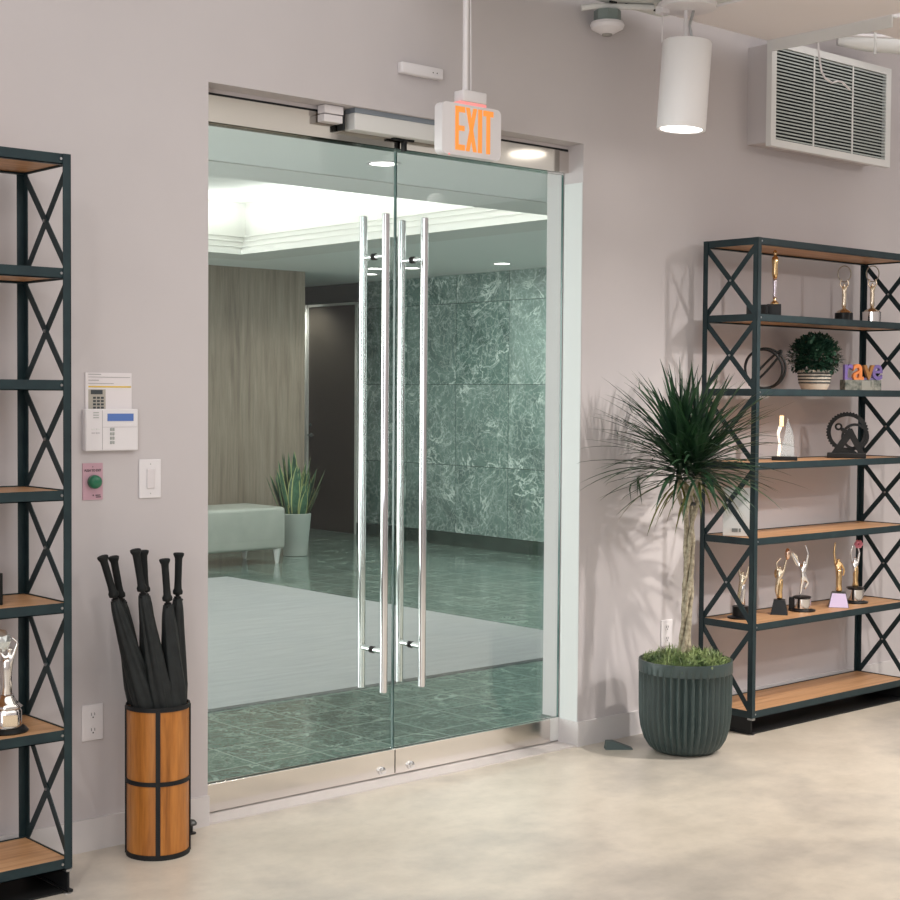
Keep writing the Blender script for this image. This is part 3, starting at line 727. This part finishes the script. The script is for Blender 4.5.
# occupancy sensor
t = thing('ceiling_sensor', 'round white sensor with a grey metal collar hanging from a conduit near the ceiling', 'sensor', (1.875, -.085, 2.975))
MB().lathe([(.022, 0), (.03, .002), (.066, .022), (.071, .036), (.066, .048), (.05, .05)], 36).build('dome', m_white, t, True)
MB().lathe([(.02, -.006), (.022, .001)], 20).build('sensor_eye', plain('grey_lens', srgb(150, 146, 140), .4), t, True)
MB().lathe([(.056, .048), (.056, .095)], 8).build('collar', plain('grey_green_metal', srgb(130, 142, 140), .4, .4), t)
MB().tube([(-.11, .045, .098), (-.06, .01, .107), (.16, -.11, .117)], .012, 12).build('conduit_arm', m_white_metal, t, True)

# vent grille box
vx0, vx1, vz0, vz1, vy = 2.925, 3.875, 2.628, 3.115, -.145
t = thing('vent_grille', 'white louvred vent grille on a box high on the wall at top right', 'vent', (vx0, 0, vz0))
w_, h_ = vx1 - vx0, vz1 - vz0
MB().box(0, w_ - .004, vy + .03, 0, .02, h_ - .02).build('duct_box', m_wall, t)
fr = MB(); b_ = .033
fr.box(-.014, w_ + .01, vy, vy + .028, 0, b_).box(-.014, w_ + .01, vy, vy + .028, h_ - b_, h_).box(-.014, b_ - .01, vy, vy + .028, b_, h_ - b_).box(w_ - b_, w_ + .01, vy, vy + .028, b_, h_ - b_)
fr.build('frame', m_white_metal, t)
MB().box(.014, w_ - .014, vy + .022, vy + .027, .04, h_ - .04).build('dark_backing', m_shadow, t)
ns = 27
lv = MB()
for k in range(ns):
    z = b_ + (k + .5) * (h_ - 2 * b_) / ns
    p_ = (h_ - 2 * b_) / ns
    lv.prism([(vy + .004, z - p_ * .28), (vy + .020, z + p_ * .02), (vy + .020, z + p_ * .26), (vy + .004, z + p_ * .18)], b_ - .012, w_ - b_, 'yz')
lv.build('louvres', plain('grey_louvre', srgb(176, 184, 180), .5), t)
for f in (1 / 3, 2 / 3):
    MB().box(w_ * f - .005, w_ * f + .005, vy + .001, vy + .004, b_, h_ - b_).build('mullion', m_white_metal, t)
tag(MB().tube([(2.897, -.39, 3.10), (2.914, -.39, 3.06), (2.924, -.39, 3.0), (2.945, -.39, 2.93), (2.972, -.39, 2.905), (3.026, -.39, 2.892), (3.07, -.39, 2.905), (3.103, -.39, 2.906), (3.166, -.39, 2.88)], .0045, 8).build('loose_wire', m_white), 'loose white wire dangling in front of the vent louvres', 'wire')

# ------------------------------------------------------------------ awards and decoration
FACE = math.atan2(-.82, .574)      # local x runs across the view when rz = FACE
def skin_figure(name, nodes, edges, mat, parent, root, sc=1.0, loc=(0, 0, 0)):
    me = bpy.data.meshes.new(name); keys = list(nodes)
    me.from_pydata([Vector(nodes[k][:3]) * sc for k in keys], [(keys.index(a), keys.index(b_)) for a, b_ in edges], [])
    o = bpy.data.objects.new(name, me); COL.objects.link(o); o.parent = parent; o.location = loc
    me.materials.append(mat)
    sm = o.modifiers.new('skin', 'SKIN'); sm.use_smooth_shade = True
    sl = me.skin_vertices[0].data if me.skin_vertices else None
    if sl is None:
        me.attributes
    for i, k in enumerate(keys):
        sv = me.skin_vertices[0].data[i]; r = nodes[k][3] * sc * 1.3; sv.radius = (r, r); sv.use_root = (k == root)
    ss = o.modifiers.new('sub', 'SUBSURF'); ss.levels = 2; ss.render_levels = 2
    return o
BE = [('hip', 'chest'), ('chest', 'neck'), ('neck', 'head'), ('chest', 'ls'), ('ls', 'le'), ('le', 'lh'), ('chest', 'rs'), ('rs', 're'), ('re', 'rh'),
      ('hip', 'lk'), ('lk', 'lf'), ('hip', 'rk'), ('rk', 'rf')]
def body(lh, le, rh, re, lk, lf, rk, rf, hip=(0, 0, .48), chest=(0, 0, .68), head=(0, 0, .87)):
    c_ = Vector(chest); hd_ = Vector(head); nk = c_.lerp(hd_, .55)
    n = {'hip': (*hip, .058), 'chest': (*chest, .066), 'neck': (*nk, .024), 'head': (*head, .05),
         'ls': (c_.x - .075, c_.y, c_.z + .05, .03), 'le': (*le, .022), 'lh': (*lh, .016), 'rs': (c_.x + .075, c_.y, c_.z + .05, .03), 're': (*re, .022), 'rh': (*rh, .016),
         'lk': (*lk, .036), 'lf': (*lf, .022), 'rk': (*rk, .036), 'rf': (*rf, .022)}
    return n
UP = body((-.06, 0, 1.22), (-.12, 0, 1.0), (.06, 0, 1.22), (.12, 0, 1.0), (-.025, 0, .25), (-.012, 0, .0), (.03, 0, .25), (.012, 0, .0))
HOLD = body((-.10, 0, 1.02), (-.15, 0, .84), (.10, 0, 1.02), (.15, 0, .84), (-.025, 0, .25), (-.012, 0, .0), (.03, 0, .25), (.012, 0, .0))
ONE = body((-.09, 0, 1.28), (-.11, 0, 1.02), (.12, .02, .42), (.15, 0, .58), (-.02, 0, .25), (-.01, 0, .0), (.03, 0, .25), (.014, 0, .0))
LEAN = body((.10, 0, 1.12), (-.02, 0, .98), (.24, 0, 1.08), (.20, 0, .92), (-.02, 0, .25), (.04, 0, .0), (.01, 0, .24), (.055, 0, .0), (.02, 0, .48), (.09, 0, .70), (.07, 0, .90))
DANCE = body((-.26, 0, 1.08), (-.18, 0, .93), (.05, 0, 1.28), (.13, 0, 1.05), (-.02, 0, .27), (-.05, 0, .0), (.14, 0, .36), (.05, .0, .18), (.02, 0, .5), (.0, 0, .70), (.05, 0, .89))
GLOBE = body((-.14, 0, 1.05), (-.17, 0, .86), (.06, 0, 1.08), (.16, 0, .98), (-.03, 0, .25), (-.02, 0, .0), (.03, 0, .25), (.02, 0, .0), (0, 0, .46), (.0, 0, .68), (.03, 0, .9))
def gown(t, base_z, h_, mat, dx=0, name='gown'):
    MB().lathe([(.055 * h_, .02 * h_), (.075 * h_, .06 * h_), (.06 * h_, .2 * h_), (.07 * h_, .4 * h_), (.062 * h_, .5 * h_), (.05 * h_, .56 * h_)], 20, (0, 0, base_z), mod=lambda a, z: 1 + .08 * math.sin(6 * a + z * 60),
               axis=(dx, 0, 1)).build(name, mat, t, 'full')

zt = ZS[1] - .004
t = thing('slim_gold_award', 'slim gold figure award on a small black block, top shelf left', 'award', (2.862, -.215, zt), FACE)
MB().bevbox(-.032, .03, -.03, .03, 0, .062, .001).build('base', m_black, t)
MB().lathe([(.02, .062), (.018, .07), (.008, .078), (.006, .09)], 16).build('foot', m_gold, t, True)
MB().lathe([(.006, .085), (.010, .10), (.008, .13), (.011, .165), (.009, .18)], 14).build('legs', plain('pale_lilac_metal', (.8, .72, .78, 1), .2, 1), t, 'full')
MB().lathe([(.009, .178), (.014, .20), (.012, .23), (.016, .262), (.013, .275), (.005, .28), (.009, .29), (.009, .30), (.003, .307)], 16).build('figure', m_gold, t, 'full')
t = thing('black_block_award', 'low black block on the top shelf behind the front post', 'award', (2.745, -.2, zt), FACE)
MB().bevbox(-.04, .055, -.03, .03, 0, .055, .001).build('base', m_black, t)
MB().bevbox(-.03, .045, -.031, -.029, .012, .045, .0005, 1).build('name_plate', m_blackmetal, t)
def ring_award(loc, label, basemat, r_, bh):
    t = thing('ring_award', label, 'award', loc, FACE)
    b0 = MB().lathe([(r_, 0), (r_, bh - .002), (r_ - .003, bh)], 32)
    b0.build('base', basemat, t, True)
    MB().lathe([(r_ - .006, bh), (r_ - .012, bh + .008), (.012, bh + .018), (.008, bh + .024)], 24).build('pedestal', m_champagne, t, True)
    skin_figure('figure', HOLD, BE, m_champagne, t, 'hip', .135, (0, 0, bh + .022))
    gown(t, bh + .022, .15, m_champagne)
    MB().tube([(.030 * math.sin(a), 0, bh + .185 + .038 * math.cos(a)) for a in [2 * PI * k / 32 for k in range(32)]], .0028, 8, closed=True).build('ring', plain('aged_bronze', (.28, .24, .19, 1), .3, 1), t, 'full')
    return t
ring_award((3.435, -.195, zt), 'award figure holding up a ring on a black drum, top shelf', m_black, .043, .048)
ring_award((3.665, -.20, zt), 'award figure holding up a ring on a silver drum, top shelf right', m_silver, .045, .062)

zt = ZS[2] - .004
t = thing('orb_sculpture', 'black knotted ring sculpture on the third tier of the right bookshelf', 'sculpture', (2.835, -.19, zt + .098), FACE)
def ring(name, r_, rot, cc=(0, 0, 0), sq=1, th=.0055):
    m_ = Euler(rot).to_matrix()
    pts = [Vector(cc) + m_ @ Vector((r_ * math.cos(a) * sq, 0, r_ * math.sin(a))) for a in [2 * PI * k / 48 for k in range(48)]]
    MB().tube(pts, th, 8, closed=True).build(name, m_blackmetal, t, 'full')
ring('ring', .090, (0, 0, R(10))); ring('ring', .088, (R(10), 0, R(-18)), (-.008, .0, -.002)); ring('ring', .105, (0, R(42), 0), (.0, 0, .002), .13)
t = thing('boxwood_plant', 'small bushy green plant in a white pot with black stripes', 'plant', (3.198, -.200, zt))
MB().lathe([(.045, 0), (.058, .004), (.070, .03), (.076, .06), (.078, .095), (.072, .096), (.068, .07)], 40).build('pot', plain('cream_ceramic', srgb(196, 190, 178), .5), t, True)
for z in (.036, .051, .066, .08):
    rz_ = .070 + (z - .03) * .15
    MB().lathe([(rz_ - .001, z - .0035), (rz_ + .0018, z - .0035), (rz_ + .0022, z + .0035), (rz_ - .001, z + .0035)], 60, mod=lambda a, q: 1 + .006 * math.sin(26 * a), cap=False).build('dark_stripe', plain('charcoal_glaze', srgb(58, 62, 62), .7), t)
rnd = random.Random(11); mb = MB()
for k in range(3200):
    v_ = Vector((rnd.gauss(0, 1), rnd.gauss(0, 1), rnd.gauss(0, 1))).normalized()
    if v_.z < -.7: continue
    r_ = .116 * rnd.uniform(.45, 1.05); p = Vector((0, 0, .158)) + Vector((v_.x, v_.y, v_.z * .86)) * r_
    d = (v_ + Vector((rnd.uniform(-.8, .8), rnd.uniform(-.8, .8), rnd.uniform(-.5, .8)))).normalized()
    blade(mb.bm, None, p, d, rnd.uniform(.015, .024), rnd.uniform(.011, .016), .3, 3, rnd.random() * 6, .2, .18)
mb.build('foliage', m_box, t)
mb = MB()
for k in range(14):
    a = k * 2.4; mb.tube([(.02 * math.cos(a), .02 * math.sin(a), .075), (.06 * math.cos(a), .06 * math.sin(a), .13 + .05 * rnd.random())], .002, 5)
mb.build('twigs', m_bark, t)
t = thing('word_sign', 'colourful lettered sign reading rave on a grey speckled base, third tier', 'sign', (3.572, -.215, zt), R(-24))
MB().bevbox(-.108, .092, -.02, .03, 0, .054, .002).build('base', mottled('speckled_grey', srgb(86, 96, 92), srgb(164, 166, 158), 40, .8), t)
MB().bevbox(-.02, .03, -.0225, -.018, .002, .05, .001).build('pale_patch', plain('pale_grey', srgb(160, 162, 156), .8), t)
MB().box(-.10, .086, -.004, .012, .054, .064).build('lilac_backing', plain('lilac_acrylic', srgb(140, 128, 176), .4), t)
lm = {'r': plain('violet_acrylic', srgb(140, 120, 196), .35), 'a': plain('orange_acrylic', srgb(246, 150, 84), .35), 'v': plain('brown_gold_acrylic', srgb(170, 120, 66), .35), 'e': plain('violet_acrylic_2', srgb(122, 104, 168), .35)}
for ch, x, s in (('r', -.088, .155), ('a', -.034, .165), ('v', .025, .145), ('e', .074, .15)):
    text_obj('letter_' + ch, ch, s, lm[ch], t, (x, -.004 - (.004 if ch in 'av' else 0), .102), .009, .86, .002)

zt = ZS[3] - .004
t = thing('glass_spire_award', 'tall pointed clear glass award on a dark base, fourth tier', 'award', (2.975, -.20, zt), FACE)
MB().bevbox(-.058, .058, -.025, .025, 0, .018, .003).build('base', m_black, t)
MB().prism([(-.02, .018), (.044, .018), (.04, .11), (.012, .20), (-.004, .10)], -.008, .008, 'xz').build('glass_blade', m_crystal, t)
MB().prism([(-.034, .018), (-.02, .018), (-.014, .06), (-.024, .12), (-.004, .18), (-.012, .21), (-.036, .13), (-.028, .08)], -.014, -.002, 'xz').build('metal_wing', m_champagne, t)
MB().bevbox(-.026, -.004, -.016, -.006, .155, .208, .002).build('gold_flame', m_gold, t)
t = thing('gear_bookend', 'black cast iron gear and lever ornament, fourth tier of the right bookshelf', 'ornament', (3.465, -.205, zt), FACE)
t.scale = (1.08, 1, 1.06)
def gear(name, cx, cz_, ro, ri, teeth, d0, d1):
    mb = MB(); n = teeth * 4 if teeth else 48; A = []
    for k in range(n):
        a = 2 * PI * k / n; rr = ro + (.004 if teeth and (k % 4) < 2 else 0)
        A.append([mb.bm.verts.new((cx + q * math.cos(a), y, cz_ + q * math.sin(a))) for q, y in ((rr, d0), (rr, d1), (ri, d1), (ri, d0))])
    for k in range(n):
        P, Q = A[k], A[(k + 1) % n]
        for j in range(4): mb.bm.faces.new((P[j], P[(j + 1) % 4], Q[(j + 1) % 4], Q[j]))
    return mb.build(name, m_blackmetal, t)
MB().bevbox(-.086, .082, -.03, .03, 0, .024, .004).build('base', m_blackmetal, t)
gear('toothed_wheel', 0, .118, .088, .071, 40, -.006, .010)
gear('inner_ring', .034, .098, .060, .048, 0, -.012, .004)
MB().prism([(-.07, .02), (-.035, .02), (.03, .115), (.008, .14)], -.022, -.006, 'xz').prism([(.05, .02), (.078, .02), (.02, .135), (-.008, .125)], -.024, -.008, 'xz').build('a_frame', m_blackmetal, t)
gear('lever_eye', -.038, .142, .017, .008, 0, -.016, .0)
MB().prism([(-.03, .125), (-.02, .138), (.02, .115), (.01, .098)], -.018, -.004, 'xz').build('lever', m_blackmetal, t)
MB().prism([(-.045, .024), (.045, .024), (.03, .036), (-.03, .036)], -.015, .01, 'xz').build('web', m_blackmetal, t)

zt = ZS[4] - .004
t = thing('framed_certificate', 'white certificate in a pale frame standing on the fifth tier behind the cross braces', 'frame', (2.632, -.20, zt), FACE)
MB().bevbox(-.062, .066, -.008, .004, .002, .218, .002).build('white_plate', mottled('pale_blue_white', srgb(206, 210, 210), srgb(222, 224, 224), 9, .4), t)
MB().box(.068, .082, -.006, .03, .0, .19).build('wooden_easel', wood('pale_wood', srgb(180, 140, 110), srgb(214, 180, 150), srgb(224, 192, 160)), t)
MB().box(-.022, .004, -.0092, -.0075, .02, .036).box(.008, .017, -.0092, -.0075, .02, .036).build('printed_mark', plain('grey_mark', srgb(120, 126, 126), .6), t)

zt = ZS[5] - .004
def trap_base(t, w0, w1, h_, mat, front=None):
    mb = MB(); P = []
    for z, q in ((0, w0), (h_, w1)): P.append([mb.bm.verts.new((sx * q / 2, sy * q * .45, z)) for sx, sy in ((-1, -1), (1, -1), (1, 1), (-1, 1))])
    for k in range(4): mb.bm.faces.new((P[0][k], P[0][(k + 1) % 4], P[1][(k + 1) % 4], P[1][k]))
    mb.bm.faces.new(P[0][::-1]); mb.bm.faces.new(P[1]); mb.build('base', mat, t)
    if front:
        mb = MB(); e_ = .0015
        q = [(-w0 / 2 + .003, -w0 * .45 - e_, .002), (w0 / 2 - .003, -w0 * .45 - e_, .002), (w1 / 2 - .002, -w1 * .45 - e_, h_ - .003), (-w1 / 2 + .002, -w1 * .45 - e_, h_ - .003)]
        A = [mb.bm.verts.new(v_) for v_ in q]; B = [mb.bm.verts.new((v_[0], v_[1] + .001, v_[2])) for v_ in q]
        mb.bm.faces.new(A); mb.bm.faces.new(B[::-1])
        for k in range(4): mb.bm.faces.new((A[k], B[k], B[(k + 1) % 4], A[(k + 1) % 4]))
        mb.build('name_plate', front, t)
def drum_base(t, r_, h_, disc, plate=True, n=32):
    MB().lathe([(disc, 0), (disc, .006), (r_ + .004, .010), (r_, .014)], n).build('plinth', m_black, t, True)
    MB().lathe([(r_, .014), (r_, h_ - .004), (r_ - .004, h_)], n).build('drum', m_silver, t, True)
    MB().lathe([(r_ - .004, h_), (r_ + .002, h_ + .003), (r_ - .004, h_ + .007)], n).build('collar', m_black, t, True)
t = thing('draped_figure_award', 'silver and gold draped figure award half hidden behind the front post, sixth tier', 'award', (2.705, -.175, zt), FACE)
MB().lathe([(.058, 0), (.058, .006), (.036, .012), (.036, .055)], 28, (-.005, 0, 0)).build('base', m_black, t, True)
skin_figure('figure', LEAN, BE, m_champagne, t, 'hip', .175, (-.01, 0, .055)); gown(t, .052, .19, m_silver, .06)
t = thing('leaning_figure_award', 'gold and silver leaning figure with an orb on a black trapezoid block', 'award', (2.945, -.205, zt), FACE)
trap_base(t, .078, .05, .068, m_black)
skin_figure('figure', LEAN, BE, m_champagne, t, 'hip', .172, (-.012, 0, .068)); gown(t, .066, .175, m_gold, .05)
MB().ball((.034, 0, .278), .017, 3, (.75, .75, 1.6)).build('torch_flame', plain('rose_gold_metal', (.86, .62, .48, 1), .25, 1), t, 'full')
MB().ball((-.012, .01, .185), .02, 2, (.7, .5, 1.3)).build('cape', m_gold, t, 'full')
t = thing('winged_dancer_award', 'silver winged dancer award on a ribbed silver drum, middle of the sixth tier', 'award', (3.120, -.205, zt), FACE)
drum_base(t, .042, .062, .062)
MB().bevbox(-.06, -.03, -.02, .02, .006, .062, .002).build('side_block', m_black, t)
skin_figure('figure', DANCE, BE, m_silver, t, 'hip', .192, (0, 0, .066))
mb = MB()
for s in (1, .8, .6):
    mb.prism([(-.004, .19), (-.012, .20 + .015 * s), (-.045 * s, .275 - (1 - s) * .03), (-.055 * s, .268 - (1 - s) * .04), (-.03 * s, .215)], .006 * s, .006 * s + .003, 'xz')
mb.build('wing', m_champagne, t)
t = thing('arm_raised_award', 'gold figure raising one arm on a trapezoid base with lilac plate', 'award', (3.372, -.235, zt), FACE)
trap_base(t, .096, .066, .070, plain('dark_grey_base', srgb(58, 60, 58), .3), plain('lilac_plate', srgb(206, 190, 222), .3, .2))
skin_figure('figure', ONE, BE, m_gold, t, 'hip', .185, (-.004, .005, .070)); gown(t, .068, .20, m_gold)
t = thing('pink_flower_award', 'silver and gold figure award with a pink bloom on top, beside the back post', 'award', (3.562, -.20, zt), FACE)
drum_base(t, .042, .070, .062)
skin_figure('figure', UP, BE, m_silver, t, 'hip', .172, (-.004, 0, .072)); gown(t, .07, .20, m_gold)
pf = MB(); 
for k in range(6): pf.ball((.012 + .012 * math.cos(k * 1.05), 0.004 * (k % 2), .286 + .012 * math.sin(k * 1.05)), .010, 2)
pf.build('pink_bloom', plain('pink_enamel', srgb(226, 140, 160), .4), t, 'full')
# left bookshelf
t = thing('globe_award', 'silver figure award holding a sparkling crystal globe on the left bookshelf', 'award', (-.842, -.235, zt), R(-28))
MB().lathe([(.062, 0), (.064, .004), (.056, .012), (.05, .016)], 36).build('plinth', m_black, t, True)
MB().lathe([(.044, .016), (.044, .062), (.040, .068)], 36).build('drum', m_silver, t, True)
MB().bevbox(-.008, .034, -.047, -.040, .022, .056, .001, 1).build('name_plate', m_champagne, t)
MB().lathe([(.040, .068), (.046, .074), (.034, .085), (.022, .10), (.020, .11)], 28, mod=lambda a, z: 1 + .05 * math.sin(7 * a)).build('pedestal', m_silver, t, 'full')
skin_figure('figure', GLOBE, BE, m_silver, t, 'hip', .165, (.006, 0, .10)); gown(t, .085, .24, m_silver)
MB().ball((-.020, 0, .268), .036, 2).build('crystal_globe', plain('crystal_glitter', (.75, .8, .78, 1), .15, .6), t)
tag(MB().bevbox(-.96, -.858, -.25, -.13, ZS[4] - .004, ZS[4] + .09, .002).build('black_box', m_black), 'black box at the left picture edge on the fifth tier', 'box')
t = thing('black_picture_frame', 'thin black picture frame at the left picture edge on the second tier', 'frame', (-.952, -.2, ZS[1] - .004))
MB().box(0, .105, 0, .012, 0, .008).box(0, .105, 0, .012, .082, .09).box(0, .006, 0, .012, .008, .082).box(.099, .105, 0, .012, .008, .082).build('border', m_blackmetal, t)
MB().box(.006, .099, .004, .007, .008, .082).build('picture', plain('grey_green_glass', srgb(110, 124, 118), .15), t)
